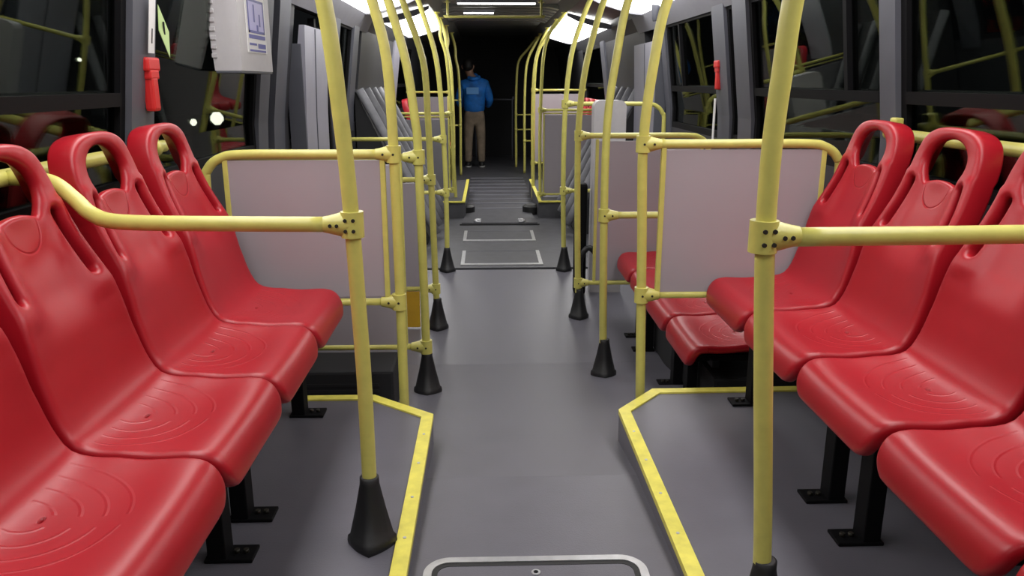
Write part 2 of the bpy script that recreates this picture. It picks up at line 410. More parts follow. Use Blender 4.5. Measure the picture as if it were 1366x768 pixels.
def resample(poly, step):
    out = []
    for i in range(len(poly)):
        a = Vector(poly[i]); b = Vector(poly[(i + 1) % len(poly)]); n = max(1, int((b - a).length / step))
        for k in range(n): out.append(a.lerp(b, k / n))
    return out
def inside(p, poly):
    c = False; x, y = p; n = len(poly)
    for i in range(n):
        x1, y1 = poly[i]; x2, y2 = poly[i - 1]
        if (y1 > y) != (y2 > y) and x < (x2 - x1) * (y - y1) / (y2 - y1) + x1: c = not c
    return c
def shell_mesh():
    import numpy as np
    loops = [resample(outline(), .012), resample(hole(), .009), resample(slot(-1), .009), resample(slot(1), .009), resample(drain(), .01)]
    polys = [[(p.x, p.y) for p in L] for L in loops]
    A_ = np.array([p for L in polys for p in L]); B_ = np.array([p for L in polys for p in (L[1:] + L[:1])])
    NB = sum(len(L) for L in loops[:4])
    def dist(P, every=True):
        A, B = (A_, B_) if every else (A_[:NB], B_[:NB])
        P = np.array(P)[:, None, :]; d = (B - A)[None]; t = ((P - A[None]) * d).sum(2) / (d * d).sum(2)
        t = np.clip(t, 0, 1)[..., None]; return np.sqrt((((A[None] + d * t) - P) ** 2).sum(2)).min(1)
    def ok(p): return inside(p, polys[0]) and not any(inside(p, q) for q in polys[1:])
    verts = []; edges = []
    for L in polys:
        s0 = len(verts); verts += [Vector(p) for p in L]; edges += [(s0 + i, s0 + (i + 1) % len(L)) for i in range(len(L))]
    nb = len(verts)
    R = .014; extra = []
    for li, L in enumerate(polys):               # offset rings inside the rim so that the edge rounds off
        n = len(L); area = sum(L[i - 1][0] * L[i][1] - L[i][0] * L[i - 1][1] for i in range(n)); sg = 1 if area > 0 else -1
        if li: sg = -sg
        if li == 4: rings = (.003,)
        else: rings = (.0015, .004, .008, .0125)
        for rr in rings:
            for i in range(n):
                a, b = Vector(L[i - 1]), Vector(L[(i + 1) % n]); d = (b - a).normalized(); nn = Vector((-d.y, d.x)) * sg
                extra.append((L[i][0] + nn.x * rr, L[i][1] + nn.y * rr, rr))
    dd = dist([e[:2] for e in extra]); pts = [e[:2] for e, q in zip(extra, dd) if q > e[2] * .85 and ok(e[:2])]
    grid = [(x * .0145 - .2175, y * .0145) for x in range(31) for y in range(int(LEN / .0145) + 1)]
    gd = dist(grid); pts += [g for g, q in zip(grid, gd) if q > .017 and ok(g)]
    verts += [Vector(p) for p in pts]
    vo, eo, fo, *_ = delaunay_2d_cdt(verts, edges, [], 0, 1e-6)
    tris = []
    for f in fo:
        c = sum((vo[i] for i in f), Vector((0, 0))) / len(f)
        if ok((c.x, c.y)): tris.append(list(f))
    P = [(v.x, v.y) for v in vo]; D = dist(P, False)
    N0 = len(loops[0]); NB = N0; DO = dist(P, False)
    def hw(w):
        best = .2
        for (a, b) in [(.14, .12), (.152, .19), (.18, .36), (.201, .55), (.206, .8)]:
            if w >= b: best = a
        return best
    bm = bmesh.new(); uvl = bm.loops.layers.uv.new('shell'); F = []; G = []
    for (u, w), q, qo in zip(P, D, DO):
        v = LEN - w; p, n = prof(v)
        k = min(q / R, 1); h = R * (math.sqrt(max(0, 1 - (1 - k) ** 2)) - 1)
        pan = max(0, 1 - abs(v - .27) / .24); back = max(0, 1 - abs(v - .62) / .26)
        dish = (abs(u) / .2) ** 2.6 * (.020 * pan + .026 * back)
        if w < .36: dish += .006 * max(0, 1 - abs(abs(u) - .140) / .05) if w > .13 else 0
        if .13 < w < .40 and abs(u) < .10: dish -= .010 * (1 - (abs(u) / .10) ** 4) * min(1, (w - .13) / .03) * min(1, (.40 - w) / .08)
        th = .030 + (.036 * min(1, max(0, (v - .36) / .15)) + .006) * max(0.0, 1 - (qo / .030) ** 2)
        base = p + Vector((0, u, 0)) + n * dish
        F.append(bm.verts.new(base + n * h)); G.append(bm.verts.new(base - n * (th + h * .8)))
    def face(vs, ids):
        f = bm.faces.new(vs); f.smooth = True
        for l, i in zip(f.loops, ids): l[uvl].uv = (P[i][0], LEN - P[i][1])
    cnt = {}
    for t in tris:
        face([F[i] for i in t], t); face([G[i] for i in t[::-1]], t[::-1])
        for a, b in zip(t, t[1:] + t[:1]): cnt[(a, b)] = 1
    for (a, b) in list(cnt):
        if (b, a) not in cnt: face([F[b], F[a], G[a], G[b]], [b, a, a, b])
    bmesh.ops.delete(bm, geom=[v for v in bm.verts if not v.link_faces], context='VERTS')
    bmesh.ops.recalc_face_normals(bm, faces=bm.faces)
    me = bpy.data.meshes.new('seat_shell'); bm.to_mesh(me); bm.free(); me.materials.append(M['seat']); return me

def make_seat():
    root = thing('bus_seat', '', 'seat')
    sh = bpy.data.objects.new('seat_shell', shell_mesh()); COL.objects.link(sh); sh.parent = root
    for sg in (-1, 1):
        p, n = prof(LEN - .335); q = p + Vector((0, sg * .150, 0)) + n * .010
        MB().cyl(q - n * .02, q + n * .003, .0055, 12).build('fixing_pin', M['sole'] if sg > 0 else M['redbox'], sh)
    fr = MB()
    fr.box(.31, .60, -.16, -.13, .345, .372, .004).box(.31, .60, .13, .16, .345, .372, .004).box(.33, .36, -.2, .2, .33, .36, .004).box(.50, .53, -.2, .2, .33, .36, .004)
    fr.build('support_frame', M['black'], root)
    for sg in (1,):
        x = .475
        lg = MB().box(-.022, .022, -.03, .03, .006, .345, .004).build('leg', M['black'], root)
        lg.location = (x, 0, 0)
        fp = MB().box(-.03, .085, -.034, .034, 0, .009, .003)
        fp.build('foot_plate', M['black'], lg)
        for bx in (.04, .062): MB().cyl((bx, 0, .008), (bx, 0, .018), .007, 6).build('bolt', M['bolt'], lg)
    return root
def dup(root, parent=None):
    c = root.copy(); COL.objects.link(c); c.parent = parent
    for ch in list(root.children): dup(ch, c)
    return c
seat0 = make_seat(); used = []
def place_seat(side, y, z, label, group, inset=0.0, leg_z=None, leg=0.0):
    s = seat0 if not used else dup(seat0); used.append(1)
    s.name = 'bus_seat'
    if side == 'left': s.location = (-1.275 + inset, y, z); s.rotation_euler = (0, 0, 0)
    else: s.location = (1.275 - inset, y, z); s.rotation_euler = (0, 0, math.pi)
    s['label'] = label; s['group'] = group
    for ch in s.children:
        if ch.name.startswith('leg'): ch.location.y = leg if side == 'left' else -leg
    if leg_z is not None:                      # legs reach down to a sloping floor
        for ch in s.children:
            if ch.name.startswith('leg'):
                ch.location.x = .535
                yy = y + (ch.location.y if side == 'left' else -ch.location.y)
                fzz = leg_z(yy) - z; k = (.345 - fzz) / .345
                ch.location.z = fzz; ch.scale = (1, 1, k)
    return s
ord_ = ['the end seat against the white partition', 'second seat from the white partition', 'third seat from the white partition', 'fourth seat from the white partition', 'fifth seat from the partition, cut off']
for k in range(4):
    place_seat('left', 2.446 - .4205 * k, PZ, 'red plastic seat in the left row, ' + ord_[k], 'red seats along the left wall', leg=(-.14 if k % 2 else .10))
for k in range(5):
    place_seat('right', 2.567 - .4335 * k, PZ, 'red plastic seat in the right row, ' + ord_[k], 'red seats along the right wall', leg=(-.20 if k % 2 else .03))
lab = ['nearest to the camera', 'second of the lower row', 'third of the lower row', 'farthest of the lower row']
for k in range(4):
    place_seat('right', 3.04 + .4375 * k, .187 - .476 + .085, 'lower red plastic seat beyond the right white partition, ' + lab[k], 'lower red seats beyond the right partition', .03, leg_z=lambda yy: fz(yy), leg=(-.12 if k % 2 else .08))
for k in range(3):
    place_seat('right', 9.5 + .45 * k, 0, 'distant red seat by the right wall past the bend, number %s counted from the bend' % ['one', 'two', 'three'][k], 'distant red seats', 0)
    place_seat('left', 9.9 + .45 * k, 0, 'distant red seat by the left wall past the bend, number %s counted from the bend' % ['one', 'two', 'three'][k], 'distant red seats', 0)

# ---------------------------------------------------------------- handrails
PR = .0178
def boot(root, z=0, m='rubber'):
    L = []
    def ring(r, zz, sh_=1.0, ry=1.08):
        P = []
        for k in range(16):
            a = 2 * math.pi * k / 16
            sq = 1 / max(abs(math.cos(a)) + abs(math.sin(a)), 1e-6)   # diamond
            q = sq * sh_ + (1 - sh_) * 1.0
            P.append((r * q * math.cos(a), r * q * ry * math.sin(a), zz + z))
        return P
    loops = [ring(.060, -.004, .66), ring(.062, .010, .66), ring(.060, .024, .66), ring(.054, .028, .66), ring(.037, .10, .5), ring(.024, .165, .15, 1), ring(.0235, .182, 0, 1), ring(.0185, .184, 0, 1)]
    b = MB().loft(loops).build('rubber_boot', M[m], root, smooth=True)
    return b
def pole(label, pts, y, boot_=True, r=PR, group='yellow poles along the aisle'):
    z0 = pts[0][1]; x0 = pts[0][0]
    t = thing('grab_pole', label, 'pole', (x0, y, z0), group)
    P = [(x - x0, 0, z - z0) for x, z in pts]
    MB().tube(P, r, 16, 5).build('pole_tube', M['yellow'], t)
    if boot_: boot(t)
    xt, zt = P[-1][0], P[-1][2]
    MB().cyl((xt, 0, zt - .006), (xt, 0, zt + .004), .045, 18).build('ceiling_flange', M['yellow'], t)
    return t
def clamp(t, origin, x, y, z, dirx, bolts=6, up=None):
    """cast tee: sleeve round the pole, tapering onto the bar that leaves in direction dirx"""
    ox, oy, oz = origin; x -= ox; y -= oy; z -= oz
    c = MB().cyl((x, y, z - .029), (x, y, z + .029), PR + .008, 18)
    loops = []
    for d, hh, tt in ((.0, .028, .026), (.026, .027, .024), (.052, .020, .021), (.064, .018, .018)):
        X = x + dirx * d
        loops.append([(X, y + tt * math.cos(a), z + hh * math.sin(a)) for a in [2 * math.pi * k / 14 for k in range(14)]])
    c.loft(loops)
    o = c.build('clamp', M['yellow'], t, smooth=True)
    mod = o.modifiers.new('e', 'EDGE_SPLIT'); mod.split_angle = math.radians(40)
    B = [(-.006, .012), (-.006, -.012), (.012, .012), (.012, -.012), (.031, 0), (.046, 0)] if bolts == 6 else [(.0, 0), (.036, 0)]
    for bx, bz in B:
        yy = -.0262 if bx < .01 else -(.0252 if bx < .02 else (.0238 if bx < .04 else .0222))
        MB().cyl((x + dirx * bx, y + yy - .0015, z + bz), (x + dirx * bx, y + yy + .006, z + bz), .0042, 10).build('bolt', M['bolt'], o)
    return o

TOP = .672
def P_(base, rest, s):
    """pole line: measured points, then on to the ceiling edge"""
    z = rest[-1][1]; x = abs(rest[-1][0]); out = [base] + rest
    if z < 1.45: out += [(s * (x + .045), z + .17)]
    z = out[-1][1]; x = abs(out[-1][0])
    if z < 1.68: out += [(s * (x * .45 + .625 * .55), (z + 1.9) / 2 - .02)]
    return out + [(s * TOP, 1.885)]

def zb(y): return fz(y)
pole('yellow pole on the left platform nearest the camera, in a black rubber boot', P_((-.440, PZ), [(-.440, .49), (-.445, .72), (-.452, .95), (-.462, 1.12), (-.484, 1.36)], -1), 1.75)
pole('yellow pole on the right platform nearest the camera', P_((.408, PZ), [(.400, .30), (.372, .66), (.354, .92), (.352, 1.08), (.359, 1.21), (.372, 1.36)], 1), 1.38)
pole('yellow pole at the corner of the left platform, carrying the white partition', P_((-.466, zb(2.77)), [(-.467, .43), (-.471, .96), (-.483, 1.27), (-.524, 1.46)], -1), 2.77, False)
pole('yellow pole at the corner of the right platform, carrying the white partition', P_((.435, zb(2.80)), [(.415, .6), (.404, .99), (.430, 1.27), (.465, 1.46)], 1), 2.80, False)
pole('second booted yellow pole on the left side of the aisle, just past the platform', P_((-.416, zb(3.25)), [(-.418, .10), (-.428, .90), (-.437, 1.05), (-.467, 1.28), (-.526, 1.50)], -1), 3.25)
pole('second booted yellow pole on the right side of the aisle, just past the platform', P_((.401, zb(3.53)), [(.392, .10), (.381, .63), (.384, 1.03), (.414, 1.29), (.457, 1.53)], 1), 3.53)
pole('third booted yellow pole on the left side of the aisle', P_((-.443, -.2), [(-.450, .04), (-.462, .67), (-.470, .99), (-.489, 1.31), (-.587, 1.61)], -1), 4.41)
pole('third booted yellow pole on the right side of the aisle', P_((.403, -.2), [(.394, .02), (.379, .61), (.381, .99), (.418, 1.31), (.504, 1.63)], 1), 4.60)
pole('yellow pole on the left at the floor seam before the bend', P_((-.458, -.2), [(-.456, .40), (-.472, .92), (-.506, 1.35), (-.60, 1.68)], -1), 5.84)
pole('yellow pole on the right at the floor seam before the bend', P_((.430, -.2), [(.415, .43), (.418, .95), (.452, 1.35), (.523, 1.60), (.589, 1.76)], 1), 5.84)
pole('slender yellow pole at the left of the bend', P_((-.490, -.2), [(-.506, .16), (-.530, .80), (-.565, 1.41), (-.625, 1.64)], -1), 8.6, False)
pole('slender yellow pole at the right of the bend', P_((.435, -.2), [(.420, .30), (.420, .79), (.444, 1.41), (.50, 1.66)], 1), 8.6, False)
FP = [('left', -1, 9.3, .545, 'first'), ('left', -1, 10.6, .62, 'second'), ('left', -1, 12.2, .560, 'third'),
      ('right', 1, 9.5, .40, 'first'), ('right', 1, 11.0, .475, 'second'), ('right', 1, 12.4, .430, 'third'), ('right', 1, 13.3, .330, 'fourth')]
for sd, s, y, x, n in FP:
    pole('distant yellow pole past the bend on the %s, %s of its line' % (sd, n), P_((s * x, -.2), [(s * x, .1), (s * (x - .005), .72), (s * (x + .01), 1.29), (s * (x + .05), 1.53)], s), y, False, r=.02)

BR = .0165
def railing(label, origin, cat='handrail', name='handrail', group=None): return thing(name, label, cat, origin, group)
def loc(t, pts): o = t.location; return [(p[0] - o.x, p[1] - o.y, p[2] - o.z) for p in pts]

# wall rails behind the seats with flanged brackets
for s, sd, zr, br in ((-1, 'left', .989, (1.70, 2.62)), (1, 'right', 1.026, (1.20, 2.66))):
    t = railing('yellow handrail along the %s wall behind the seat backs' % sd, (s * 1.235, 0, zr))
    MB().tube(loc(t, [(s * 1.235, -2.2, zr), (s * 1.235, 2.72, zr)]), BR + .003, 14, 1).build('rail', M['yellow'], t)
    for y in br:
        MB().cyl((0, y - .02, 0), (0, y + .02, 0), .030, 18).build('bracket', M['yellow'], t)
        b = MB().box(-s * .005 - .014, -s * .005 + .014, y - .022, y + .022, -.005, .055, .006).build('bracket', M['yellow'], t)
        MB().cyl((-s * .024, y - .006, .036), (-s * .012, y - .006, .036), .006, 10).build('bolt', M['bolt'], b)
# short rails from the near poles to the wall rails
t = railing('yellow bar from the nearest left pole across to the wall rail', (-.449, 1.75, .89))
MB().tube(loc(t, [(-.50, 1.75, .890), (-.75, 1.75, .893), (-.96, 1.755, .897), (-1.03, 1.772, .912), (-1.075, 1.79, .945), (-1.13, 1.806, .98), (-1.225, 1.813, .990)]), BR + .001, 14, 6).build('bar', M['yellow'], t)
clamp(t, t.location, -.449, 1.75, .89, -1)
t = railing('yellow bar from the nearest right pole across to the wall rail', (.350, 1.38, .93))
MB().tube(loc(t, [(.40, 1.38, .928), (.75, 1.38, .930), (.96, 1.385, .933), (1.03, 1.41, .946), (1.08, 1.45, .98), (1.14, 1.475, 1.015), (1.225, 1.483, 1.026)]), BR + .001, 14, 6).build('bar', M['yellow'], t)
clamp(t, t.location, .350, 1.38, .93, 1)

# partitions
def partition(label, y, s, px, ztop, zbot, xp0, xp1, zp0, zp1, curve=True, mat_='laminate', edge=True, foot=None, clamps=(True, True), xend=1.1, dbl=False, low_x=None, low_px=None):
    t = thing('partition', label, 'partition', (s * px, y, zbot), 'aisle partitions')
    L = lambda pts: loc(t, [(s * a, y + b, c_) for a, b, c_ in pts])
    if curve:
        pts = [(px + .045, 0, ztop), (px + .25, 0, ztop), (xend - .14, 0, ztop), (xend - .06, 0, ztop - .012), (xend - .012, 0, ztop - .05), (xend, 0, ztop - .12), (xend, 0, zp0), (xend, 0, zbot - .05)]
        MB().tube(L(pts), BR, 14, 6).build('frame_tube', M['yellow'], t)
    else:
        MB().tube(L([(px + .04, 0, ztop), (xend, 0, ztop)]), BR - .002, 12, 1).build('frame_tube', M['yellow'], t)
    if dbl: MB().tube(L([(px + .03, 0, ztop - .035), (xend, 0, ztop - .035)]), .008, 10, 1).build('frame_tube', M['yellow'], t)
    MB().tube(L([(px + .05, 0, zbot), (low_x or xend, 0, zbot)]), BR - .003, 12, 1).build('cross_bar', M['yellow'], t)
    ox, oy, oz = t.location
    x0, x1 = sorted((s * xp0, s * xp1))
    MB().box(x0 - ox, x1 - ox, .0 - .006, .006, zp0 - oz, zp1 - oz, .002).build('panel', M[mat_], t)
    if edge:
        for xe in (xp0, xp1):
            MB().box(s * xe - ox - .009, s * xe - ox + .009, -.010, .010, zp0 - oz - .01, zp1 - oz + .01, .003).build('edge_strip', M['yellow'], t)
    if foot: MB().box(s * foot[1] - ox if s > 0 else s * foot[1] - ox, (s * foot[0] - ox), -.005, .005, foot[2] - oz, foot[3] - oz).build('toe_panel', M['orange'], t)
    clamp(t, t.location, s * px, y, ztop, s, 2)
    clamp(t, t.location, s * (low_px or px), y, zbot, s, 2)
    return t
partition('pale pinkish-grey partition in a rounded yellow frame behind the left row of seats', 2.77, -1, .471, .955, .424, .511, 1.052, .444, .935, xend=1.125)
partition('pale pinkish-grey partition in a rounded yellow frame behind the right row of seats', 2.80, 1, .404, .985, .434, .478, 1.052, .444, .965, xend=1.115, low_px=.420)
partition('second pale partition on the left, half hidden behind the first', 3.25, -1, .427, .900, .086, .505, 1.15, .095, .87, xend=1.2, curve=False, low_px=.418)
partition('third pale partition on the left, with an orange plate at its foot', 4.41, -1, .462, .668, .040, .54, 1.15, .055, .65, xend=1.2, curve=False, low_px=.450, foot=(.545, 1.15, -.19, .025), edge=False)
partition('second pale partition on the right, beyond the lower red seats', 4.60, 1, .381, .895, .020, .490, 1.10, .035, .865, xend=1.14, low_px=.395)
# rails at the seam poles
t = railing('yellow side rail of the left pole at the floor seam', (-.47, 5.84, .79))
MB().tube(loc(t, [(-.52, 5.84, .79), (-1.255, 5.84, .79)]), BR - .002, 12, 1).build('bar', M['yellow'], t); clamp(t, t.location, -.470, 5.84, .79, -1, 2)
t = railing('low yellow rail of the left pole at the floor seam', (-.456, 5.84, .40))
MB().tube(loc(t, [(-.50, 5.84, .40), (-1.255, 5.84, .40)]), BR - .003, 12, 1).build('bar', M['yellow'], t); clamp(t, t.location, -.456, 5.84, .40, -1, 2)
t = railing('rounded yellow loop rail of the right pole at the floor seam', (.418, 5.84, 1.035))
MB().tube(loc(t, [(.46, 5.84, 1.04), (.75, 5.84, 1.04), (1.02, 5.84, 1.038), (1.09, 5.84, 1.02), (1.13, 5.84, .975), (1.145, 5.84, .9), (1.145, 5.84, .4), (1.145, 5.84, -.19)]), BR - .001, 12, 6).build('bar', M['yellow'], t); clamp(t, t.location, .418, 5.84, 1.04, 1, 2)
t = railing('short low yellow rail of the right pole at the floor seam', (.415, 5.84, .41))
MB().tube(loc(t, [(.45, 5.84, .41), (1.13, 5.84, .41)]), BR - .003, 12, 1).build('bar', M['yellow'], t); clamp(t, t.location, .415, 5.84, .41, 1, 2)
t = railing('yellow bar from the second right pole to the back of the partition', (.381, 3.53, .61))
MB().tube(loc(t, [(.43, 3.53, .61), (.62, 3.53, .61), (.70, 3.50, .61), (.73, 3.42, .61), (.735, 3.2, .61), (.735, 2.83, .61)]), BR - .001, 12, 6).build('bar', M['yellow'], t); clamp(t, t.location, .381, 3.53, .61, 1, 2)
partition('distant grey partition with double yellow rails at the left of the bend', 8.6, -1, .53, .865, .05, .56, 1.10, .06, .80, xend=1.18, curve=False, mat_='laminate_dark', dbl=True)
partition('distant grey partition with double yellow rails at the right of the bend', 8.6, 1, .42, .90, .0, .46, 1.10, .01, .85, xend=1.18, curve=False, mat_='laminate', dbl=True)
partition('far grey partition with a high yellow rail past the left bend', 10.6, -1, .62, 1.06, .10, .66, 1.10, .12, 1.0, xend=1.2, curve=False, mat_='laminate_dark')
partition('far grey partition with a high yellow rail past the right bend', 11.0, 1, .475, 1.08, .10, .50, 1.10, .12, 1.03, xend=1.2, curve=False, mat_='laminate')
t = railing('thin grey rail across the dark rear end', (-.1, 14.4, -.2))
MB().tube([(-.25, 0, .0), (-.25, 0, 1.05), (-.23, 0, 1.08), (.38, 0, 1.08), (.40, 0, 1.05), (.40, 0, 0)], .013, 10, 4).build('rail', M['pillar'], t)

for s, sd, y, x, zs_ in ((1, 'right', 13.3, .33, (.42, .66)), (1, 'right', 12.4, .43, (.30,)), (-1, 'left', 12.2, .56, (.55, .92)), (-1, 'left', 9.3, .545, (.45,))):
    for zz in zs_:
        t = railing('distant short yellow rail leaving the %s pole %s, at %s height' % (sd, {13.3: 'closest to the rear end', 12.4: 'third past the bend', 12.2: 'third past the bend', 9.3: 'first past the bend'}[y], 'knee' if zz < .5 else 'hip' if zz < .8 else 'chest'), (s * x, y, zz))
        MB().tube([(s * .03, 0, 0), (s * .45, 0, 0), (s * .55, 0, -.03), (s * .57, 0, -.12), (s * .57, 0, -.2 - zz)], .012, 10, 4).build('bar', M['yellow'], t)
        MB().cyl((0, 0, -.022), (0, 0, .022), .024).build('clamp', M['yellow'], t)
# ---------------------------------------------------------------- floor details
# hatch
t = thing('floor_hatch', 'rounded metal-edged hatch in the aisle floor at the bottom of the picture', 'hatch', (-.037, 1.33, .055))
def rrect(hx, hy, r, z, n=8):
    P = []
    for cx, cy, a0 in ((hx - r, hy - r, 0), (-hx + r, hy - r, 90), (-hx + r, -hy + r, 180), (hx - r, -hy + r, 270)):
        for k in range(n + 1):
            a = math.radians(a0 + 90 * k / n); P.append((cx + r * math.cos(a), cy + r * math.sin(a), z))
    return P
hx, hy = .268, .385
def ring(o, i, z0, z1, r):
    b = MB(); A = [b.bm.verts.new(p) for p in rrect(hx + o, hy + o, r + o, z0)]; B = [b.bm.verts.new(p) for p in rrect(hx + o * .6, hy + o * .6, r + o, z1)]
    C_ = [b.bm.verts.new(p) for p in rrect(hx - i, hy - i, r - i, z1)]; D_ = [b.bm.verts.new(p) for p in rrect(hx - i, hy - i, r - i, z0)]
    n = len(A)
    for X, Y in ((A, B), (B, C_), (C_, D_)):
        for k in range(n): b.bm.faces.new((X[k], X[(k + 1) % n], Y[(k + 1) % n], Y[k]))
    return b
ring(.004, .018, -.012, .006, .06).build('metal_rim', M['alu'], t)
ring(-.018, .032, -.012, .004, .06).build('rubber_seal', M['rubber'], t)
b = MB(); b.bm.faces.new([b.bm.verts.new(p) for p in rrect(hx - .032, hy - .032, .030, .003)]); b.bm.faces.new([b.bm.verts.new(p) for p in rrect(hx - .032, hy - .032, .030, -.01)][::-1])
b.build('hatch_lid', M['floor'], t)
lk = MB().cyl((0, hy - .062, .002), (0, hy - .062, .0055), .011, 18).build('lock', M['alu'], t); MB().cyl((0, hy - .062, .005), (0, hy - .062, .0065), .006, 6).build('lock_hole', M['black'], lk)
# tilt hatch to rest on the aisle (level there)
# framed plates beyond the seam
for y0, y1, x0, x1, n in ((6.02, 6.56, -.365, .285, 'nearer'), (6.98, 7.48, -.375, .285, 'farther')):
    t = thing('floor_plate', '%s of the two metal-framed plates in the aisle floor beyond the seam' % n, 'floor plate', ((x0 + x1) / 2, y0, -.2), 'framed floor plates')
    w = (x1 - x0) / 2; h = y1 - y0
    MB().box(-w + .03, w - .03, .04, h - .02, 0, .004).build('ribbed_sheet', M['floor_far'], t)
    MB().box(-w, w, 0, .045, 0, .010, .002).build('metal_rim', M['alu'], t); MB().box(-w, -w + .03, .045, h, 0, .008, .002).build('metal_rim', M['alu'], t)
    MB().box(w - .03, w, .045, h, 0, .008, .002).build('metal_rim', M['alu'], t); MB().box(-w + .03, w - .03, h - .02, h, 0, .006, .002).build('metal_rim', M['pillar'], t)
# turntable plate with curled brackets and cross ridges
t = thing('turntable_plate', 'dark raised turning plate in the floor of the bend', 'floor plate', (-.03, 7.83, -.2))
MB().prism([(-.38, 0), (.38, 0), (.34, .9), (-.34, .9)], 0, .022, 'z').build('plate', M['floor_far'], t)
MB().box(-.40, .40, -.03, 0, -.005, .012).build('edge', M['rubber'], t)
for s in (-1, 1):
    MB().tube([(s * .19, .02, .03), (s * .235, .02, .03), (s * .25, .07, .03), (s * .235, .13, .03), (s * .19, .13, .03)], .012, 10, 4).build('curled_bracket', M['alu'], t)
    b = MB(); b.loft([[(s * .36 + r * math.cos(a), .70 + r * math.sin(a), z) for a in [2 * math.pi * k / 20 for k in range(20)]] for r, z in ((.10, .0), (.10, .08), (.07, .10), (.0101, .10))]).build('round_cap', M['rubber'], t)
for k in range(9):
    y = 8.85 + k * .36
    struct(MB().box(-.40, .38, y, y + .03, -.2, -.190).build('trim_floor_ridge', M['cove']))
# side platforms in the bend, yellow edged
for s, sd in ((-1, 'left'), (1, 'right')):
    x = .385
    p = MB().box(*sorted((s * x, s * 1.27)), 8.25, 10.15, -.2, -.03).build('floor_step_' + sd, M['floor_far']); struct(p)
    n = MB().box(*sorted((s * x, s * (x + .035))), 8.25, 10.15, -.03, -.022).box(*sorted((s * x, s * 1.2)), 8.22, 8.26, -.035, -.022).build('trim_step_' + sd, M['nosing']); struct(n)

# bellows: slanting pleated side skirts in the bend
for s, sd in ((-1, 'left'), (1, 'right')):
    t = thing('bellows', 'grey pleated bellows skirt at the %s of the bend' % sd, 'bellows', (s * 1.2, 6.80 if s < 0 else 7.25, -.2), 'bellows skirts')
    MB().prism([(s * .06, 1.33), (s * -.54, .06), (s * -.52, .0), (s * .06, .0)], 0.05, 1.7 if s < 0 else 1.25).build('backing', M['dark'], t)
    for k in range(5 if s < 0 else 4):
        y = .05 + k * (.40 if s < 0 else .36)
        c0 = Vector((s * .02, y, 1.33)); c1 = Vector((s * -.60, y, .10))
        MB().tube([c0, c0.lerp(c1, .5) + Vector((s * -.012, 0, 0)), c1], .038, 12, 4).build('pleat', M['bellow'], t)

for s, y0, y1, x0, zt, lb in ((1, 2.90, 4.45, .745, .06, 'added black shading box under the lower red seats behind the right platform'), (-1, 2.98, 3.225, .53, .075, 'added black ribbed shading box on the floor behind the left pinkish-grey partition')):  # black boxes added to stand in for shade under the seats and partition
    t = thing('shading_box', lb, 'shading', (s * x0, y0, -.2))
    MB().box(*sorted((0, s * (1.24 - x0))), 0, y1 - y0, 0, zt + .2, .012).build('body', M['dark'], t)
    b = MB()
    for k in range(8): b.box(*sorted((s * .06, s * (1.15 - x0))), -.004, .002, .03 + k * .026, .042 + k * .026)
    b.build('box_ribs', M['rubber'], t)
# grey console and black unit between the right partitions
t = thing('console', 'light grey upright box with a rounded top behind the right partition rail', 'cabinet', (.65, 5.25, -.2))
b = MB(); prof_c = [(-.105, 0), (-.105, 1.20)] + [(-.105 + .045 - .045 * math.cos(math.pi / 2 * k / 6), 1.235 + .045 * math.sin(math.pi / 2 * k / 6)) for k in range(7)]
prof_c += [(-a, z) for a, z in prof_c[::-1]]
b.prism(prof_c, -.06, .06).build('body', M['housing'], t)
MB().box(-.04, .04, -.066, -.058, .75, .8, .003).build('latch', M['pillar'], t)
t = thing('equipment_box', 'black box standing on the floor beside the second right partition', 'box', (.62, 5.35, -.2))
MB().box(-.19, -.11, -.22, -.12, 0, .75, .02).build('body', M['black'], t)
MB().tube([(-.15, -.23, .08), (-.15, -.25, .26), (-.10, -.25, .33), (-.04, -.25, .26), (-.04, -.25, .08)], .02, 10, 4).build('hose', M['rubber'], t)

# ---------------------------------------------------------------- wall fittings
t = thing('ventilation_housing', 'off-white plastic housing with ribbed edge high on the left wall', 'housing', (-1.19, 3.31, 1.24))
MB().prism([(-.045, .0), (.062, .0), (.062, .52), (.04, .56), (-.085, .56)], 0, .47).build('cover', M['housing'], t)
b = MB()
for k in range(14): b.box(-.052, -.030, -.006, 0, .05 + k * .034, .066 + k * .034, .002)
b.build('louvre', M['housing'], t)
MB().box(-.042, .06, .0, .47, -.010, 0, .003).build('base_lip', M['pillar'], t)
sg = MB().box(.0625, .065, .10, .385, .075, .305).build('printed_sign', M['white'], t)
b = MB()
b.box(.0652, .0662, .125, .365, .155, .165).box(.0652, .0662, .125, .14, .155, .29).box(.0652, .0662, .35, .365, .155, .29).box(.0652, .0662, .125, .365, .280, .29)
b.box(.0652, .0662, .125, .365, .132, .148).box(.0652, .0662, .125, .23, .105, .114).box(.0652, .0662, .25, .365, .095, .114).box(.0652, .0662, .125, .365, .080, .088)
b.box(.0652, .0662, .205, .225, .20, .27).box(.0652, .0662, .285, .305, .185, .235).box(.0652, .0662, .245, .27, .165, .19)
b.build('blue_lettering', M['blue'], sg)
MB().box(.0652, .0658, .14, .35, .165, .28).build('lilac_field', M['lilac'], sg)

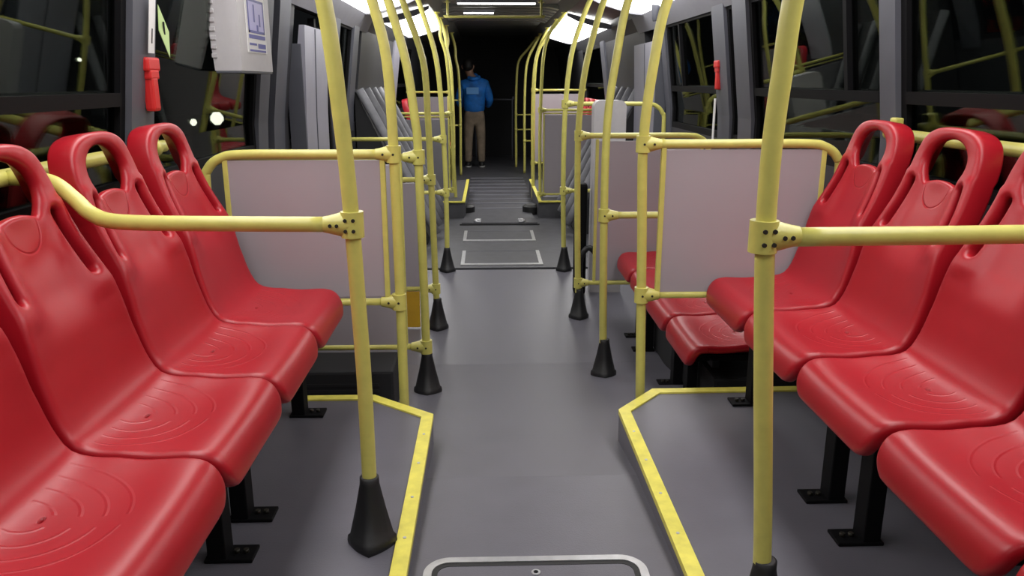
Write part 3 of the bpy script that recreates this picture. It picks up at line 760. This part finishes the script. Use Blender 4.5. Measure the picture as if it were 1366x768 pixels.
def hammer(s, y, z, label):
    t = thing('emergency_hammer', label, 'hammer', (s * 1.225, y, z), 'emergency hammers')
    MB().box(-.02, .018, -.05, .045, .125, .168, .008).box(-.016, .018, -.04, .030, .10, .13, .006).build('hammer_head', M['redbox'], t)
    MB().box(-.014, .018, -.034, .018, 0, .11, .01).build('handle', M['redbox'], t)
hammer(-1, 2.65, 1.105, 'red emergency hammer in its holder on the left window pillar')
hammer(1, 4.80, 1.150, 'red emergency hammer in its holder on the right window pillar')
t = thing('wall_sticker', 'narrow white sticker with a black arrow above the left hammer', 'sticker', (-1.205, 2.625, 1.285))
tl = Matrix.Rotation(math.atan(.13), 4, 'Y')
sb = MB().box(0, .002, -.022, .022, 0, .165, rot=tl).build('label_sheet', M['white'], t)
MB().box(.002, .003, -.003, .003, .03, .075, rot=tl).prism([(-.010, .048), (.010, .048), (0, .022)], .002, .0035, 'x').build('arrow', M['black'], sb)
t = thing('window_sticker', 'yellow-green diamond sticker on the left window pane beside the pillar', 'sticker', (-1.218, 2.78, 1.36))
b = MB(); b.prism([(0, -.085), (.042, 0), (0, .085), (-.042, 0)], 0, .0015, 'x')
bmesh.ops.rotate(b.bm, verts=b.bm.verts, cent=(0, 0, 0), matrix=Matrix.Rotation(math.atan(-.13), 3, 'Y'))
o = b.build('label_sheet', M['green'], t)
MB().box(.0016, .003, -.006, .006, -.03, .03).build('mark', M['black'], o)
tag(MB().box(1.2, 1.206, 4.735, 4.765, .86, 1.10, .001).build('white_strip', M['white']), 'thin white upright strip under the right emergency hammer', 'strip')
t = thing('ceiling_bracket', 'dark rounded bracket hanging in front of the lit panel on the right', 'bracket', (1.08, 6.0, 1.62))
MB().tube([(0, 0, .14), (0, 0, .08), (0, 0, .03), (0, 0, .0)], lambda u: .03 - .012 * u * u, 14, 4).build('bracket_arm', M['pillar'], t)
MB().box(-.04, .04, -.04, .04, .13, .15, .004).build('mount', M['pillar'], t)

# ---------------------------------------------------------------- person at the back
def skin_mesh(name, nodes, edges, m, parent, sub=2):
    me = bpy.data.meshes.new(name); me.from_pydata([n[0] for n in nodes], edges, []); o = bpy.data.objects.new(name, me); COL.objects.link(o)
    md = o.modifiers.new('skin', 'SKIN'); md.use_smooth_shade = True
    for i, n in enumerate(nodes):
        r = n[1] if isinstance(n[1], tuple) else (n[1], n[1]); me.skin_vertices[0].data[i].radius = r
    me.skin_vertices[0].data[0].use_root = True
    ss = o.modifiers.new('sub', 'SUBSURF'); ss.levels = sub; ss.render_levels = sub
    me.materials.append(m); o.parent = parent; return o
t = thing('person', 'person in a blue jacket and khaki trousers standing with back turned at the far end', 'person', (-.36, 13.4, -.2))
N = [((0, 0, .92), (.14, .10)), ((0, 0, 1.10), (.13, .09)), ((0, -.01, 1.28), (.15, .10)), ((0, -.01, 1.40), (.10, .08)), ((-.05, 0, 1.47), .055), ((-.08, .02, 1.55), .07), ((-.10, .025, 1.64), (.078, .092)), ((-.10, .02, 1.72), .06)]
E_ = [(i, i + 1) for i in range(7)]
for s in (-1, 1):
    b0 = len(N); N += [((s * .18, -.01, 1.36), .055), ((s * .245, .02, 1.12), .045), ((s * .20, .22, 1.0), .036), ((s * .17, .30, 1.02), .026)]
    E_ += [(3, b0), (b0, b0 + 1), (b0 + 1, b0 + 2), (b0 + 2, b0 + 3)]
    for k in range(4):
        h0 = len(N); N += [((s * (.155 + .018 * k), .36, 1.03 - .004 * k), .010), ((s * (.15 + .018 * k), .40, 1.01), .008)]; E_ += [(b0 + 3, h0), (h0, h0 + 1)]
    h0 = len(N); N += [((s * .135, .33, 1.05), .011), ((s * .12, .36, 1.05), .009)]; E_ += [(b0 + 3, h0), (h0, h0 + 1)]
    b0 = len(N); N += [((s * .09, 0, .84), .085), ((s * .105, .01, .48), .058), ((s * .11, -.01, .12), .04), ((s * .115, .10, .04), .035)]
    E_ += [(0, b0), (b0, b0 + 1), (b0 + 1, b0 + 2), (b0 + 2, b0 + 3)]
body = skin_mesh('body', N, E_, M['skin'], t)
J = [((0, 0, .86), (.185, .13)), ((0, -.005, 1.0), (.19, .13)), ((0, -.02, 1.2), (.20, .135)), ((0, -.02, 1.34), (.175, .12)), ((-.03, 0, 1.44), (.085, .08)), ((-.06, .0, 1.49), (.075, .075))]
JE = [(0, 1), (1, 2), (2, 3), (3, 4), (4, 5)]
for s in (-1, 1):
    b0 = len(J); J += [((s * .185, -.01, 1.345), .085), ((s * .262, .02, 1.10), .070), ((s * .215, .19, .985), .055)]; JE += [(3, b0), (b0, b0 + 1), (b0 + 1, b0 + 2)]
jk = skin_mesh('jacket', J, JE, M['jacket'], t)
MB().box(-.125, .075, -.172, -.158, 1.19, 1.30, .006).build('back_patch', M['patch'], jk)
MB().tube([(-.09, -.07, 1.45), (-.03, -.115, 1.43), (.05, -.11, 1.44), (.08, -.05, 1.46)], .035, 10, 4).build('hood', M['jacket'], jk)
K = [((0, 0, 1.02), (.165, .12)), ((0, 0, .86), (.16, .115))]; KE = [(0, 1)]
for s in (-1, 1):
    b0 = len(K); K += [((s * .09, 0, .74), .098), ((s * .105, .0, .48), .078), ((s * .11, -.01, .14), .064), ((s * .11, -.01, .07), .066)]; KE += [(1, b0), (b0, b0 + 1), (b0 + 1, b0 + 2), (b0 + 2, b0 + 3)]
skin_mesh('trousers', K, KE, M['khaki'], t)
for s in (-1, 1):
    sh_ = MB(); sh_.loft([[(s * .115 + .05 * w * math.cos(a), .04 + .14 * w * math.sin(a), z) for a in [2 * math.pi * k / 16 for k in range(16)]] for w, z in ((1, .018), (1, .05), (.8, .085), (.4, .10))]); so = sh_.build('shoe', M['shoe'], t, smooth=True)
    MB().loft([[(s * .115 + .054 * math.cos(a), .04 + .146 * math.sin(a), z) for a in [2 * math.pi * k / 16 for k in range(16)]] for z in (0, .02)]).build('sole', M['sole'], so)
hr = bmesh.new(); bmesh.ops.create_uvsphere(hr, u_segments=20, v_segments=14, radius=1)
for v in hr.verts:
    v.co = Vector((-.10 + v.co.x * .088, .008 + v.co.y * .10 - .012, 1.665 + v.co.z * .10 - (.02 if v.co.y < 0 and v.co.z < 0 else 0)))
me = bpy.data.meshes.new('hair'); hr.to_mesh(me); hr.free(); me.materials.append(M['hair']); o = bpy.data.objects.new('hair', me); COL.objects.link(o); o.parent = t
# face on the far side of the head
MB().tube([(-.10, .118, 1.63), (-.10, .135, 1.60), (-.10, .118, 1.59)], .012, 8, 3).build('nose', M['skin'], t)
for s in (-1, 1): MB().tube([(-.10 + s * .085, .02, 1.65), (-.10 + s * .098, .01, 1.63), (-.10 + s * .085, .02, 1.59)], .011, 8, 3).build('ear', M['skin'], t)

# ---------------------------------------------------------------- outside
struct(MB().box(-40, 40, -10, 60, -1.3, -1.2).build('floor_street', M['ground']))
def street_lamp(x, y, z, r, label):
    t = thing('street_lamp', label, 'lamp', (x, y, -1.2), 'lights outside')
    MB().cyl((0, 0, 0), (0, 0, z + 1.2 - r), .05, 10).build('lamp_post', M['black'], t)
    b = MB(); b.loft([[(q * math.cos(a), q * math.sin(a), z + 1.2 + h) for a in [2 * math.pi * k / 14 for k in range(14)]] for q, h in ((r * .4, -r), (r, -r * .3), (r, r * .3), (r * .5, r))]).build('lamp_head', M['lamp'], t, smooth=True)
street_lamp(-4.5, 13.1, .615, .10, 'bright light seen through the left window beside the red hammer')
street_lamp(-4.7, 12.6, .58, .05, 'smaller bright light seen through the left window beside the red hammer')
street_lamp(-4.5, 8.9, 1.42, .02, 'tiny light seen through the first left window')
